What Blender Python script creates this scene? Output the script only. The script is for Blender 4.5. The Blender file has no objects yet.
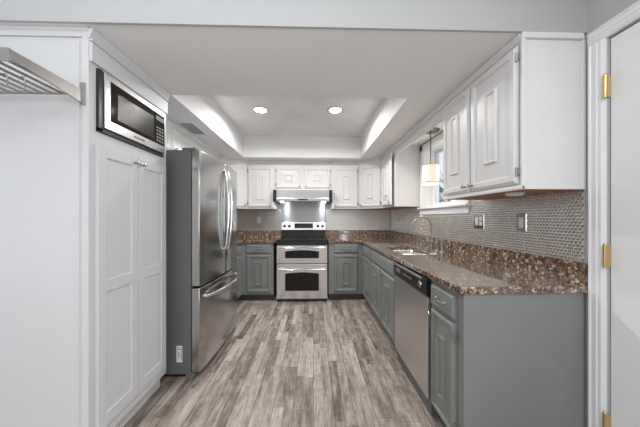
import bpy, bmesh, math, random
from mathutils import Vector, Matrix
random.seed(7)
S = bpy.context.scene
COL = S.collection
PI = math.pi

# ------------------------------------------------------------------ camera, world, lights, exposure
F_PX, YAW, CY, CAM_H = 239.3, 0.027, 217.65, 1.253
cd = bpy.data.cameras.new('camera'); cam = bpy.data.objects.new('camera', cd); COL.objects.link(cam)
cam.location = (0, 0, CAM_H); cam.rotation_euler = (PI/2, 0, -YAW)
cd.sensor_width = 36; cd.sensor_fit = 'HORIZONTAL'; cd.lens = 36*F_PX/640
cd.shift_y = (CY-213.5)/640
cd.clip_start = .02
S.camera = cam
S.view_settings.view_transform = 'Standard'; S.view_settings.look = 'None'
S.view_settings.exposure = 0.67; S.view_settings.gamma = 1; S.view_settings.use_curve_mapping = False

W = bpy.data.worlds.new('world'); S.world = W; W.use_nodes = True
bg = W.node_tree.nodes['Background']
bg.inputs[0].default_value = (.86, .92, 1.0, 1); bg.inputs[1].default_value = .6

def area(name, loc, rot, sx, sy, watts, col=(1, 1, 1), shape='RECTANGLE', spread=180):
    l = bpy.data.lights.new(name, 'AREA'); l.shape = shape; l.size = sx
    if shape in ('RECTANGLE', 'ELLIPSE'): l.size_y = sy
    l.energy = watts; l.color = col; l.spread = math.radians(spread)
    o = bpy.data.objects.new(name, l); COL.objects.link(o); o.location = loc; o.rotation_euler = rot
    return o
# soft fill added behind the camera, standing in for daylight from unseen windows
area('rear_window_fill', (-2.55, -3.5, 1.45), (PI/2, 0, 0), 1.5, 1.9, 3, (.90, .95, 1.0))
area('left_window_fill', (-3.5, -1.3, 1.45), (0, -PI/2, 0), 1.9, 3.2, 9, (.90, .95, 1.0))
area('right_window_fill', (1.30, -1.75, 1.40), (0, PI/2, 0), 1.5, 1.7, 44, (.93, .97, 1.0))
# overhead fill lights added in the unseen room, without any fixtures
area('ceiling_fill_near', (.55, -.55, 2.66), (0, 0, 0), .7, .7, 16, (.97, .98, 1), 'DISK')
area('ceiling_fill_far', (-1.3, -1.9, 2.66), (0, 0, 0), .7, .7, 14, (.97, .98, 1), 'DISK')
# upward fill added behind the camera to brighten soffit and tray; no lamp stands there
area('upward_fill', (-.75, -.35, 1.74), (PI-math.radians(4), 0, 0), .45, .45, 11, (.96, .98, 1), 'DISK')
# daylight coming in at the kitchen window
area('daylight_kitchen_window', (1.70, 2.52, 1.72), (0, PI/2, 0),  .8, .8, 1.0, (.93, .96, 1.0))

# ------------------------------------------------------------------ materials
def new_mat(name):
    m = bpy.data.materials.new(name); m.use_nodes = True
    nt = m.node_tree; return m, nt, nt.nodes['Principled BSDF']
def lnk(nt, a, b): nt.links.new(a, b)
def ramp(nt, fac, stops, interp='LINEAR'):
    r = nt.nodes.new('ShaderNodeValToRGB'); r.color_ramp.interpolation = interp
    e = r.color_ramp.elements
    while len(e) < len(stops): e.new(.5)
    for i, (p, c) in enumerate(stops):
        e[i].position = p; e[i].color = (c[0], c[1], c[2], 1)
    lnk(nt, fac, r.inputs[0]); return r.outputs[0]
def coords(nt, scale=(1, 1, 1), rot=(0, 0, 0)):
    t = nt.nodes.new('ShaderNodeTexCoord'); mp = nt.nodes.new('ShaderNodeMapping')
    mp.inputs['Scale'].default_value = scale; mp.inputs['Rotation'].default_value = rot
    lnk(nt, t.outputs['Object'], mp.inputs[0]); return mp.outputs[0]
def noise(nt, vec, scale, detail=4, rough=.5):
    n = nt.nodes.new('ShaderNodeTexNoise'); n.inputs['Scale'].default_value = scale
    n.inputs['Detail'].default_value = detail; n.inputs['Roughness'].default_value = rough
    lnk(nt, vec, n.inputs['Vector']); return n.outputs['Fac']
def bump(nt, b, h, strength=.2, dist=.002):
    n = nt.nodes.new('ShaderNodeBump'); n.inputs['Strength'].default_value = strength
    n.inputs['Distance'].default_value = dist; lnk(nt, h, n.inputs['Height']); lnk(nt, n.outputs[0], b.inputs['Normal'])
def mix(nt, fac, a, b, mode='MIX'):
    n = nt.nodes.new('ShaderNodeMix'); n.data_type = 'RGBA'; n.blend_type = mode
    for s, v in ((0, fac), (6, a), (7, b)):
        if hasattr(v, 'default_value') or hasattr(v, 'is_linked'): lnk(nt, v, n.inputs[s])
        elif s == 0: n.inputs[0].default_value = v
        else: n.inputs[s].default_value = (v[0], v[1], v[2], 1)
    return n.outputs[2]
def math_n(nt, op, a, b=None):
    n = nt.nodes.new('ShaderNodeMath'); n.operation = op
    for i, v in enumerate((a, b)):
        if v is None: continue
        if isinstance(v, (int, float)): n.inputs[i].default_value = v
        else: lnk(nt, v, n.inputs[i])
    return n.outputs[0]
def paint(name, col, rough=.45, var=.03, bmp=.05, bscale=120, dist=.001):
    m, nt, b = new_mat(name); v = coords(nt)
    f = noise(nt, v, 3.0, 4)
    c0 = tuple(c*(1-var) for c in col); c1 = tuple(min(1, c*(1+var)) for c in col)
    lnk(nt, ramp(nt, f, [(.3, c0), (.7, c1)]), b.inputs['Base Color'])
    b.inputs['Roughness'].default_value = rough
    if bmp: bump(nt, b, noise(nt, v, bscale, 3), bmp, dist)
    return m
def metal(name, col, rough=.25, brushed=None, aniso=0, var=.04):
    m, nt, b = new_mat(name)
    v = coords(nt, brushed or (1, 1, 1)); f = noise(nt, v, 60 if brushed else 8, 3)
    c0 = tuple(c*(1-var) for c in col); c1 = tuple(min(1, c*(1+var)) for c in col)
    lnk(nt, ramp(nt, f, [(.3, c0), (.7, c1)]), b.inputs['Base Color'])
    b.inputs['Metallic'].default_value = 1; b.inputs['Roughness'].default_value = rough
    if brushed: bump(nt, b, f, .03, .0005)
    return m
def emis(name, col, s, base=(.9, .9, .9)):
    m, nt, b = new_mat(name)
    b.inputs['Base Color'].default_value = (*base, 1); b.inputs['Emission Color'].default_value = (*col, 1)
    b.inputs['Emission Strength'].default_value = s; return m

M = {}
M['wall'] = paint('wall_paint', (.46, .46, .463), .7, .015, .12, 90)
M['ceiling'] = paint('ceiling_paint', (.86, .865, .875), .8, .015, .1, 80)
M['popcorn'] = paint('textured_ceiling', (.88, .88, .88), .95, .06, .9, 130, .006)
M['trim'] = paint('white_trim_paint', (.80, .80, .81), .35, .01, .02)
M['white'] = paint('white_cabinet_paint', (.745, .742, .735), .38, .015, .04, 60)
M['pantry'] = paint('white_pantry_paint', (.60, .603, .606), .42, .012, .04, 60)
M['grey'] = paint('sage_grey_cabinet_paint', (.212, .222, .214), .34, .05, .05, 60)
M['toe'] = paint('dark_toe_kick', (.06, .066, .066), .5)
M['steel'] = metal('brushed_stainless', (.62, .61, .60), .26, (1, 1, 25))
M['steel_h'] = metal('stainless_horizontal_grain', (.74, .735, .73), .24, (1, 1, 40))
M['fridge_steel'] = metal('fridge_stainless', (.50, .495, .49), .20, (30, 30, .6))
M['dw_steel'] = metal('dishwasher_stainless', (.70, .695, .69), .33, (1, 1, 40))
M['chrome'] = metal('polished_chrome', (.80, .80, .80), .10)
M['nickel'] = metal('brushed_nickel', (.46, .43, .40), .28)
M['rack'] = metal('satin_rack_metal', (.40, .385, .375), .38)
M['brass'] = metal('aged_brass', (.70, .53, .27), .3)
M['bronze'] = metal('pendant_metal', (.22, .20, .17), .35)
M['case'] = paint('dark_grey_case', (.12, .122, .125), .45, .03)
M['black'] = paint('black_plastic', (.012, .012, .013), .3, .1)
M['rubber'] = paint('grey_plastic', (.16, .16, .16), .5)
M['glassblack'] = paint('black_glass', (.012, .011, .010), .06, .1, 0)
M['glassblack'].node_tree.nodes['Principled BSDF'].inputs['Specular IOR Level'].default_value = .3
M['cooktop'] = paint('glass_cooktop', (.015, .015, .017), .08, .1, 0)
M['duct'] = paint('grey_duct', (.6, .6, .6), .6)
M['plate'] = paint('outlet_white', (.75, .75, .74), .35)
M['sticker'] = paint('white_sticker', (.8, .8, .8), .5)
M['splash'] = metal('brushed_splash_steel', (.52, .525, .535), .30)
_b = M['splash'].node_tree.nodes['Principled BSDF']; _b.inputs['Anisotropic'].default_value = .85; _b.inputs['Anisotropic Rotation'].default_value = .25
_t = M['splash'].node_tree.nodes.new('ShaderNodeTangent'); _t.direction_type = 'RADIAL'; _t.axis = 'Z'
M['splash'].node_tree.links.new(_t.outputs[0], _b.inputs['Tangent'])
M['hood'] = metal('hood_steel', (.48, .485, .49), .3, (1, 1, 40))
M['oak'] = None
m, nt, b = new_mat('raw_oak_underside'); v = coords(nt, (1, 1, 1))
f = noise(nt, coords(nt, (3, .4, 3)), 18, 5)
lnk(nt, ramp(nt, f, [(.3, (.23, .10, .04)), (.7, (.42, .21, .10))]), b.inputs['Base Color']); b.inputs['Roughness'].default_value = .5
M['oak'] = m

# granite
m, nt, b = new_mat('brown_granite'); v = coords(nt)
vo = nt.nodes.new('ShaderNodeTexVoronoi'); vo.inputs['Scale'].default_value = 62
wv = nt.nodes.new('ShaderNodeMixRGB'); wv.blend_type = 'ADD'; wv.inputs[0].default_value = .03
nz = nt.nodes.new('ShaderNodeTexNoise'); nz.inputs['Scale'].default_value = 55; lnk(nt, v, nz.inputs['Vector'])
lnk(nt, v, wv.inputs[1]); lnk(nt, nz.outputs['Color'], wv.inputs[2]); lnk(nt, wv.outputs[0], vo.inputs['Vector'])
sep = nt.nodes.new('ShaderNodeSeparateColor'); lnk(nt, vo.outputs['Color'], sep.inputs[0])
cellc = ramp(nt, sep.outputs[0], [(0, (.17, .10, .06)), (.3, (.37, .24, .155)), (.55, (.26, .18, .13)), (.75, (.54, .43, .34)), (.92, (.07, .055, .05))], 'CONSTANT')
edge = ramp(nt, vo.outputs['Distance'], [(.48, (0, 0, 0)), (.85, (1, 1, 1))])
c = mix(nt, edge, cellc, (.032, .026, .023))
sp = ramp(nt, noise(nt, v, 170, 4, .7), [(.42, (.4, .4, .4)), (.5, (1, 1, 1)), (.62, (1.6, 1.55, 1.5))])
c = mix(nt, 1.0, c, sp, 'MULTIPLY')
lnk(nt, c, b.inputs['Base Color']); b.inputs['Roughness'].default_value = .12
b.inputs['Coat Weight'].default_value = 1.0; b.inputs['Coat Roughness'].default_value = .05
M['granite'] = m

# plank floor
m, nt, b = new_mat('vinyl_plank_floor')
tc = nt.nodes.new('ShaderNodeTexCoord'); sx = nt.nodes.new('ShaderNodeSeparateXYZ'); lnk(nt, tc.outputs['Object'], sx.inputs[0])
def strips(wid, length, seed):
    xi = math_n(nt, 'FLOOR', math_n(nt, 'DIVIDE', sx.outputs[0], wid))
    w1 = nt.nodes.new('ShaderNodeTexWhiteNoise'); w1.noise_dimensions = '1D'; lnk(nt, math_n(nt, 'ADD', xi, seed), w1.inputs['W'])
    yy = math_n(nt, 'ADD', math_n(nt, 'DIVIDE', sx.outputs[1], length), math_n(nt, 'MULTIPLY', w1.outputs[0], 7.3))
    yi = math_n(nt, 'FLOOR', yy)
    cb = nt.nodes.new('ShaderNodeCombineXYZ'); lnk(nt, xi, cb.inputs[0]); lnk(nt, yi, cb.inputs[1]); cb.inputs[2].default_value = seed
    w2 = nt.nodes.new('ShaderNodeTexWhiteNoise'); w2.noise_dimensions = '3D'; lnk(nt, cb.outputs[0], w2.inputs['Vector'])
    fx = math_n(nt, 'FRACT', math_n(nt, 'DIVIDE', sx.outputs[0], wid)); fy = math_n(nt, 'FRACT', yy)
    return w2.outputs[0], fx, fy, cb.outputs[0]
r1, fx1, fy1, id1 = strips(.066, .62, 3.1)
r2, fx2, fy2, id2 = strips(.132, 1.22, 9.7)
addv = nt.nodes.new('ShaderNodeVectorMath'); addv.operation = 'MULTIPLY_ADD'
lnk(nt, id1, addv.inputs[0]); addv.inputs[1].default_value = (3.7, 5.1, 1); lnk(nt, tc.outputs['Object'], addv.inputs[2])
mp = nt.nodes.new('ShaderNodeMapping'); mp.inputs['Scale'].default_value = (8, 1.1, 1); lnk(nt, addv.outputs[0], mp.inputs[0])
g1 = noise(nt, mp.outputs[0], 3.4, 8, .66)
mp2 = nt.nodes.new('ShaderNodeMapping'); mp2.inputs['Scale'].default_value = (26, 1.6, 1); lnk(nt, addv.outputs[0], mp2.inputs[0])
g2 = noise(nt, mp2.outputs[0], 5, 6, .6)
tone = math_n(nt, 'ADD', math_n(nt, 'MULTIPLY', r1, .30), math_n(nt, 'MULTIPLY', r2, .14))
tone = math_n(nt, 'ADD', tone, math_n(nt, 'MULTIPLY', g1, 1.15))
tone = math_n(nt, 'ADD', tone, math_n(nt, 'MULTIPLY', g2, .75))
g3 = noise(nt, addv.outputs[0], 16, 5, .7)
tone = math_n(nt, 'ADD', tone, math_n(nt, 'MULTIPLY', g3, .5))
tone = math_n(nt, 'SUBTRACT', tone, .93)
c = ramp(nt, tone, [(.12, (.09, .067, .055)), (.35, (.205, .162, .135)), (.55, (.345, .29, .25)), (.78, (.50, .44, .39)), (1, (.62, .56, .51))])
gap = math_n(nt, 'MAXIMUM', math_n(nt, 'GREATER_THAN', fx2, .978), math_n(nt, 'GREATER_THAN', fy2, .9975))
c = mix(nt, gap, c, (.09, .07, .06))
lnk(nt, c, b.inputs['Base Color']); b.inputs['Roughness'].default_value = .36
bump(nt, b, g2, .12, .001)
M['floor'] = m

M['tile'] = metal('stainless_penny_tile', (.80, .775, .745), .24, None, 0, .08)
M['grout'] = paint('dark_taupe_grout', (.50, .48, .45), .85, .08, .1, 200)
M['shade'] = emis('lit_fabric_shade', (1, .86, .66), .30, (.85, .82, .76))
M['lamp'] = emis('lamp_lens', (1, .97, .92), 9)
M['bulb'] = emis('warm_bulb', (1, .9, .75), 3)
M['hoodlamp'] = emis('hood_lamp_lens', (.92, .96, 1), 7)
M['display'] = emis('clock_display', (.3, .5, .6), .03, (.02, .03, .03))
m, nt, b = new_mat('window_glass'); b.inputs['Base Color'].default_value = (1, 1, 1, 1)
b.inputs['Roughness'].default_value = 0.0; b.inputs['Transmission Weight'].default_value = 1; b.inputs['IOR'].default_value = 1.05
M['glass'] = m
M['snow'] = paint('snowy_ground', (.75, .78, .83), .9, .05, .3, 4, .03)
M['leaf'] = paint('frosted_shrub', (.22, .30, .32), .9, .5, .3, 8, .02)
M['bark'] = paint('grey_bark', (.16, .14, .13), .9, .3)

# ------------------------------------------------------------------ mesh helpers
def obj(name, bm, mats, parent=None, bevel=0, smooth=False, seg=2):
    bmesh.ops.recalc_face_normals(bm, faces=bm.faces)
    me = bpy.data.meshes.new(name); bm.to_mesh(me); bm.free()
    o = bpy.data.objects.new(name, me); COL.objects.link(o)
    for mm in (mats if isinstance(mats, (list, tuple)) else [mats]): me.materials.append(M[mm] if isinstance(mm, str) else mm)
    if smooth:
        for p in me.polygons: p.use_smooth = True
        me.set_sharp_from_angle(angle=math.radians(40))
    if bevel:
        bv = o.modifiers.new('bevel', 'BEVEL'); bv.width = bevel; bv.segments = seg; bv.limit_method = 'ANGLE'
        bv.harden_normals = False
    if parent:
        o.parent = parent
        r = parent
        while r.parent: r = r.parent
        # meshes are written in world coordinates; bring them into the frame of the thing's base
        off = Vector(r.location)
        if off.length and not o.get('_loc'):
            me.transform(Matrix.Translation(-off))
    return o
def thing(name, label, cat, loc, group=None, kind=None):
    o = bpy.data.objects.new(name, None); COL.objects.link(o); o.location = loc
    o.empty_display_size = .1; o['label'] = label; o['category'] = cat
    if group: o['group'] = group
    if kind: o['kind'] = kind
    return o
def tag(o, label, cat, group=None):
    o['label'] = label; o['category'] = cat
    if group: o['group'] = group
    return o
def struct(o, label=None):
    o['kind'] = 'structure'
    if label: o['label'] = label
    return o
def bx(bm, x0, x1, y0, y1, z0, z1, mi=0, bottom_mi=None):
    v = [bm.verts.new((x, y, z)) for x in (x0, x1) for y in (y0, y1) for z in (z0, z1)]
    for k, f in enumerate(((0, 1, 3, 2), (4, 6, 7, 5), (0, 4, 5, 1), (2, 3, 7, 6), (0, 2, 6, 4), (1, 5, 7, 3))):
        fa = bm.faces.new([v[i] for i in f]); fa.material_index = mi
        if k == 4 and bottom_mi is not None: fa.material_index = bottom_mi
    return bm
def box(*a, **k): return bx(bmesh.new(), *a, **k)
def prism(bm, pts, z0, z1, mi=0, bottom_mi=None):
    a = [bm.verts.new((p[0], p[1], z0)) for p in pts]; b = [bm.verts.new((p[0], p[1], z1)) for p in pts]
    f = bm.faces.new(a[::-1]); f.material_index = mi if bottom_mi is None else bottom_mi
    f = bm.faces.new(b); f.material_index = mi
    for i in range(len(pts)):
        j = (i+1) % len(pts); f = bm.faces.new((a[i], a[j], b[j], b[i])); f.material_index = mi
    return bm
def extr(bm, pts, p0, p1):
    """profile points (3D offsets) swept from p0 to p1"""
    a = [bm.verts.new(Vector(p0)+Vector(q)) for q in pts]; b = [bm.verts.new(Vector(p1)+Vector(q)) for q in pts]
    bm.faces.new(a); bm.faces.new(b[::-1])
    for i in range(len(pts)):
        j = (i+1) % len(pts); bm.faces.new((a[i], b[i], b[j], a[j]))
    return bm
def tube(bm, pts, r, n=12, closed=False):
    pts = [Vector(p) for p in pts]; rings = []
    rr = r if isinstance(r, (list, tuple)) else [r]*len(pts)
    prev = None
    for i, p in enumerate(pts):
        d = (pts[min(i+1, len(pts)-1)]-pts[max(i-1, 0)]).normalized()
        if prev is None:
            up = Vector((0, 0, 1)) if abs(d.z) < .9 else Vector((1, 0, 0))
            a = d.cross(up).normalized()
        else:
            a = (prev-d*prev.dot(d)).normalized()
        prev = a; b = d.cross(a)
        rings.append([bm.verts.new(p+(a*math.cos(2*PI*k/n)+b*math.sin(2*PI*k/n))*rr[i]) for k in range(n)])
    for i in range(len(rings)-1):
        for k in range(n): bm.faces.new((rings[i][k], rings[i][(k+1) % n], rings[i+1][(k+1) % n], rings[i+1][k]))
    bm.faces.new(rings[0][::-1]); bm.faces.new(rings[-1])
    return bm
def lathe(bm, prof, origin, axis=(0, 0, 1), n=20):
    """prof = [(radius, distance along axis)]"""
    ax = Vector(axis).normalized(); up = Vector((0, 0, 1)) if abs(ax.z) < .9 else Vector((1, 0, 0))
    a = ax.cross(up).normalized(); b = ax.cross(a); O = Vector(origin); rings = []
    for r, h in prof:
        rings.append([bm.verts.new(O+ax*h+(a*math.cos(2*PI*k/n)+b*math.sin(2*PI*k/n))*max(r, 1e-4)) for k in range(n)])
    for i in range(len(rings)-1):
        for k in range(n): bm.faces.new((rings[i][k], rings[i][(k+1) % n], rings[i+1][(k+1) % n], rings[i+1][k]))
    bm.faces.new(rings[0][::-1]); bm.faces.new(rings[-1])
    return bm
def relief(bm, O, U, N, w, h, rings):
    """rings = [(inset_u, inset_v, out)]: a stepped slab standing out of its plane"""
    O, U, N = Vector(O), Vector(U), Vector(N); Z = Vector((0, 0, 1)); R = []
    for iu, iv, t in rings:
        R.append([bm.verts.new(O+U*u+Z*v+N*t) for u, v in ((iu, iv), (w-iu, iv), (w-iu, h-iv), (iu, h-iv))])
    bm.faces.new(R[0][::-1]); bm.faces.new(R[-1])
    for i in range(len(R)-1):
        for k in range(4): bm.faces.new((R[i][k], R[i][(k+1) % 4], R[i+1][(k+1) % 4], R[i+1][k]))
    return bm
def cells(bm, xs, ys, filled, z0, z1):
    """plate made of grid cells, merged"""
    V = {}
    def vt(i, j, z):
        if (i, j, z) not in V: V[(i, j, z)] = bm.verts.new((xs[i], ys[j], z))
        return V[(i, j, z)]
    F = {(i, j) for i in range(len(xs)-1) for j in range(len(ys)-1) if filled((xs[i]+xs[i+1])/2, (ys[j]+ys[j+1])/2)}
    for i, j in F:
        bm.faces.new((vt(i, j, z1), vt(i+1, j, z1), vt(i+1, j+1, z1), vt(i, j+1, z1)))
        bm.faces.new((vt(i, j, z0), vt(i, j+1, z0), vt(i+1, j+1, z0), vt(i+1, j, z0)))
        for (di, dj, a, b_) in ((-1, 0, (i, j), (i, j+1)), (1, 0, (i+1, j), (i+1, j+1)), (0, -1, (i, j), (i+1, j)), (0, 1, (i, j+1), (i+1, j+1))):
            if (i+di, j+dj) not in F:
                bm.faces.new((vt(*a, z0), vt(*b_, z0), vt(*b_, z1), vt(*a, z1)))
    bmesh.ops.recalc_face_normals(bm, faces=bm.faces)
    bmesh.ops.dissolve_limit(bm, angle_limit=.01, verts=bm.verts, edges=bm.edges)
    return bm

# ------------------------------------------------------------------ key dimensions
XW, XL = 1.364, -1.69            # right and left wall faces
YB, YE = 4.217, 1.165            # back wall, end plane of cabinets
ZC, ZT = 2.176, 2.50             # soffit ceiling, tray ceiling
XB, XU = .736, 1.041             # faces of base and upper cabinets on the right
YR, YU = 3.603, 3.888            # faces of base and upper cabinets at the back
CT = .914                        # worktop height
ZU = 1.395                       # underside of upper cabinets

# ------------------------------------------------------------------ structure
struct(obj('floor', box(-3.6, XW+.3, -3.6, YB+.1, -.05, 0), 'floor'))
bm = bmesh.new()                 # ceiling: soffit with the raised tray cut in
xs = [-3.6, -1.066, .727, XW+.3]; ys = [YE, 1.829, 3.681, YB+.1]
cells(bm, xs, ys, lambda x, y: not (-1.066 < x < .727 and 1.829 < y < 3.681), ZC, ZT+.03)
struct(obj('ceiling_soffit', bm, 'ceiling'))
struct(obj('ceiling_tray', box(-1.066, .727, 1.829, 3.681, ZT, ZT+.03), 'popcorn'))
struct(obj('ceiling', box(-3.6, XW+.3, -3.6, YE, 2.70, 2.75), 'ceiling'))
struct(obj('wall_bulkhead', box(-3.6, XW, YE-.012, YE, ZC-.004, 2.70), 'wall'))
struct(obj('wall_back', box(XL-.1, XW+.2, YB, YB+.1, 0, ZC), 'wall'))
struct(obj('wall_left', box(XL-.1, XL, 1.21, YB, 0, ZC), 'wall'))
struct(obj('wall_left_return', box(-3.6, XL-.1, 1.21, 1.31, 0, ZC), 'wall'))
# right wall with window opening (2.13-2.93, 1.375-2.05) and door opening
WY0, WY1, WZ0, WZ1 = 2.12, 2.93, 1.375, 2.08
DY0, DY1, DZ = .22, 1.072, 2.085
bm = bmesh.new(); T = .20
bx(bm, XW, XW+T, WY1, YB+.1, 0, ZC)
bx(bm, XW, XW+T, WY0, WY1, 0, WZ0); bx(bm, XW, XW+T, WY0, WY1, WZ1, ZC)
bx(bm, XW, XW+T, YE, WY0, 0, ZC); bx(bm, XW, XW+T, DY1, YE, 0, 2.70)
bx(bm, XW, XW+T, DY0, DY1, DZ, 2.70); bx(bm, XW, XW+T, -.9, DY0, 0, 2.70); bx(bm, XW, XW+T, -3.6, -2.6, 0, 2.70); bx(bm, XW, XW+T, -2.6, -.9, 0, .65); bx(bm, XW, XW+T, -2.6, -.9, 2.15, 2.70)
struct(obj('wall_right', bm, 'wall'))
# room behind the camera, unseen; its windows are added to suit the fill lights
bm = bmesh.new()
for y in (-2.6, -1.78, -.96): bx(bm, XW+.02, XW+.08, y, y+.06, .65, 2.15)
for z in (.65, 2.09): bx(bm, XW+.015, XW+.085, -2.6, -.9, z, z+.06)
struct(obj('window_4', bm, 'trim'))
bm = bmesh.new(); bx(bm, -3.7, -3.6, -3.6, -3.0, 0, 2.7); bx(bm, -3.7, -3.6, .4, 1.31, 0, 2.7); bx(bm, -3.7, -3.6, -3.0, .4, 0, .45); bx(bm, -3.7, -3.6, -3.0, .4, 2.42, 2.7)
struct(obj('wall_far_left', bm, 'wall'))
bm = bmesh.new()
for y in (-3.0, -1.89, -.77, .34): bx(bm, -3.66, -3.6, y, y+.06, .45, 2.42)
for z in (.45, 2.36): bx(bm, -3.665, -3.595, -3.0, .4, z, z+.06)
struct(obj('window_3', bm, 'trim'))
bm = bmesh.new()
bx(bm, -3.6, -3.5, -3.7, -3.6, 0, 2.7); bx(bm, -1.7, XW, -3.7, -3.6, 0, 2.7)
bx(bm, -3.5, -1.7, -3.7, -3.6, 0, .45); bx(bm, -3.5, -1.7, -3.7, -3.6, 2.42, 2.7)
struct(obj('wall_rear', bm, 'wall'))
bm = bmesh.new()
for x in (-3.5, -2.63, -1.76): bx(bm, x, x+.06, -3.66, -3.6, .45, 2.42)
for z in (.45, 2.36): bx(bm, -3.5, -1.7, -3.665, -3.595, z, z+.06)
struct(obj('window_2', bm, 'trim'))

# ------------------------------------------------------------------ right-hand door with casing
w = bpy.data.objects.new('door_1', None); COL.objects.link(w); struct(w); w.location = (XW, DY1, 0)
bm = bmesh.new(); relief(bm, (XW+.006, DY1-.004, .012), (0, -1, 0), (-1, 0, 0), .84, DZ-.018, [(0, 0, -.04), (0, 0, -.002), (.003, .003, 0), (.12, .13, 0), (.13, .14, -.006), (.16, .17, -.006), (.175, .185, -.001)])
obj('door_leaf', bm, 'trim', w)
for z in (1.86, 1.075, .30):
    bm = bmesh.new()
    tube(bm, [(XW-.020, DY1-.004, z-.052), (XW-.020, DY1-.004, z+.052)], .0075, 12)
    for k in (-.035, 0, .035): tube(bm, [(XW-.020, DY1-.004, z+k-.001), (XW-.020, DY1-.004, z+k+.001)], .0083, 12)
    tube(bm, [(XW-.020, DY1-.004, z+.052), (XW-.020, DY1-.004, z+.060)], [.0075, .003], 12)
    bx(bm, XW-.022, XW-.014, DY1-.004, DY1+.003, z-.05, z+.05); bx(bm, XW-.020, XW+.006, DY1-.006, DY1-.002, z-.05, z+.05)
    h = obj('door_hinge', bm, 'brass', w, smooth=True); h['label'] = 'brass butt hinge'
# casing profile (fluted), around the opening
CW = .066
def casing_prof(sign):       # y offset, x offset
    pts = [(0, 0), (0, -.014), (.005, -.019), (.011, -.019), (.014, -.015), (.026, -.015), (.029, -.018), (.038, -.018), (.041, -.015), (.054, -.016), (.060, -.012), (CW, -.008), (CW, 0)]
    return pts
bm = bmesh.new()
extr(bm, [(x, CW-y+.0, 0) for y, x in [(p[0], p[1]) for p in casing_prof(1)]], (XW, DY1+.004, 0), (XW, DY1+.004, DZ+.004))
struct(obj('trim_1', bm, 'trim'))
bm = bmesh.new()
extr(bm, [(x, 0, CW-y) for y, x in casing_prof(1)], (XW, DY1+.004+CW, DZ+.004), (XW, DY0-.09, DZ+.004))
struct(obj('trim_2', bm, 'trim'))

# ------------------------------------------------------------------ window over the sink
win = bpy.data.objects.new('window_1', None); COL.objects.link(win); struct(win); win.location = (XW, WY0, WZ0)
bm = bmesh.new(); R = .185
bx(bm, XW-.001, XW+R, WY0, WY0+.012, WZ0, WZ1); bx(bm, XW-.001, XW+R, WY1-.012, WY1, WZ0, WZ1)
bx(bm, XW-.001, XW+R, WY0, WY1, WZ1-.012, WZ1); bx(bm, XW-.001, XW+R, WY0, WY1, WZ0, WZ0+.012)
obj('window_jamb', bm, 'trim', win, .001)
bm = bmesh.new()
cw = .07
bx(bm, XW-.018, XW, WY0-cw, WY0+.004, WZ0-.005, WZ1+cw*.9); bx(bm, XW-.018, XW, WY1-.004, WY1+cw, WZ0-.005, WZ1+cw*.9)
bx(bm, XW-.018, XW, WY0-cw, WY1+cw, WZ1-.004, WZ1+cw*.9)
obj('window_casing', bm, 'trim', win, .004)
obj('window_sill', box(XW-.045, XW+.10, WY0-cw-.015, WY1+cw+.015, WZ0-.018, WZ0+.004), 'trim', win, .004)
obj('window_apron', box(XW-.016, XW, WY0-cw, WY1+cw, WZ0-.085, WZ0-.018), 'trim', win, .003)
def sash(x, z0, z1):
    bm = bmesh.new(); f = .04; y0, y1 = WY0+.012, WY1-.012
    bx(bm, x, x+.03, y0, y0+f, z0, z1); bx(bm, x, x+.03, y1-f, y1, z0, z1)
    bx(bm, x, x+.03, y0+f, y1-f, z0, z0+f); bx(bm, x, x+.03, y0+f, y1-f, z1-f*.8, z1)
    s = obj('window_sash', bm, 'trim', win, .003)
    obj('window_pane', box(x+.012, x+.016, y0+f, y1-f, z0+f, z1-f*.8), 'glass', s)
zm = (WZ0+WZ1)/2-.02
sash(XW+.11, WZ0+.012, zm+.02); sash(XW+.145, zm-.015, WZ1-.012)

# outdoors beyond the window
struct(obj('ground_outside', box(XW+.3, 30, -6, 26, -.5, -.3), 'snow'))
def shrub(x, y, r, label):
    t = thing('garden_shrub', label, 'shrub', (x, y, -.3), 'frosted shrubs outside the window')
    bm = bmesh.new(); tube(bm, [(x, y, -.32), (x+.05, y, .5), (x, y+.05, 1.0)], [.07, .05, .03], 8); obj('trunk', bm, 'bark', t)
    bm = bmesh.new()
    for i in range(900):
        th, ph = random.uniform(0, 2*PI), math.acos(random.uniform(-1, 1)); q = r*random.random()**.33
        c = Vector((x+q*math.sin(ph)*math.cos(th), y+q*math.sin(ph)*math.sin(th), 1.15+q*1.1*math.cos(ph)))
        a = Vector([random.gauss(0, 1) for _ in range(3)]).normalized()*.09; b_ = Vector([random.gauss(0, 1) for _ in range(3)]).normalized()*.07
        bm.faces.new([bm.verts.new(p) for p in (c-a, c+b_, c+a, c-b_)])
    me = bpy.data.meshes.new('foliage'); bm.transform(Matrix.Translation((-x, -y, .3))); bm.to_mesh(me); bm.free(); me.materials.append(M['leaf'])
    o = bpy.data.objects.new('foliage', me); COL.objects.link(o); o.parent = t
shrub(3.9, 7.0, 1.35, 'frosted green-grey shrub outside the kitchen window, the nearer one')
shrub(6.4, 10.2, 1.7, 'frosted green-grey shrub outside the kitchen window, the farther one')

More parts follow.
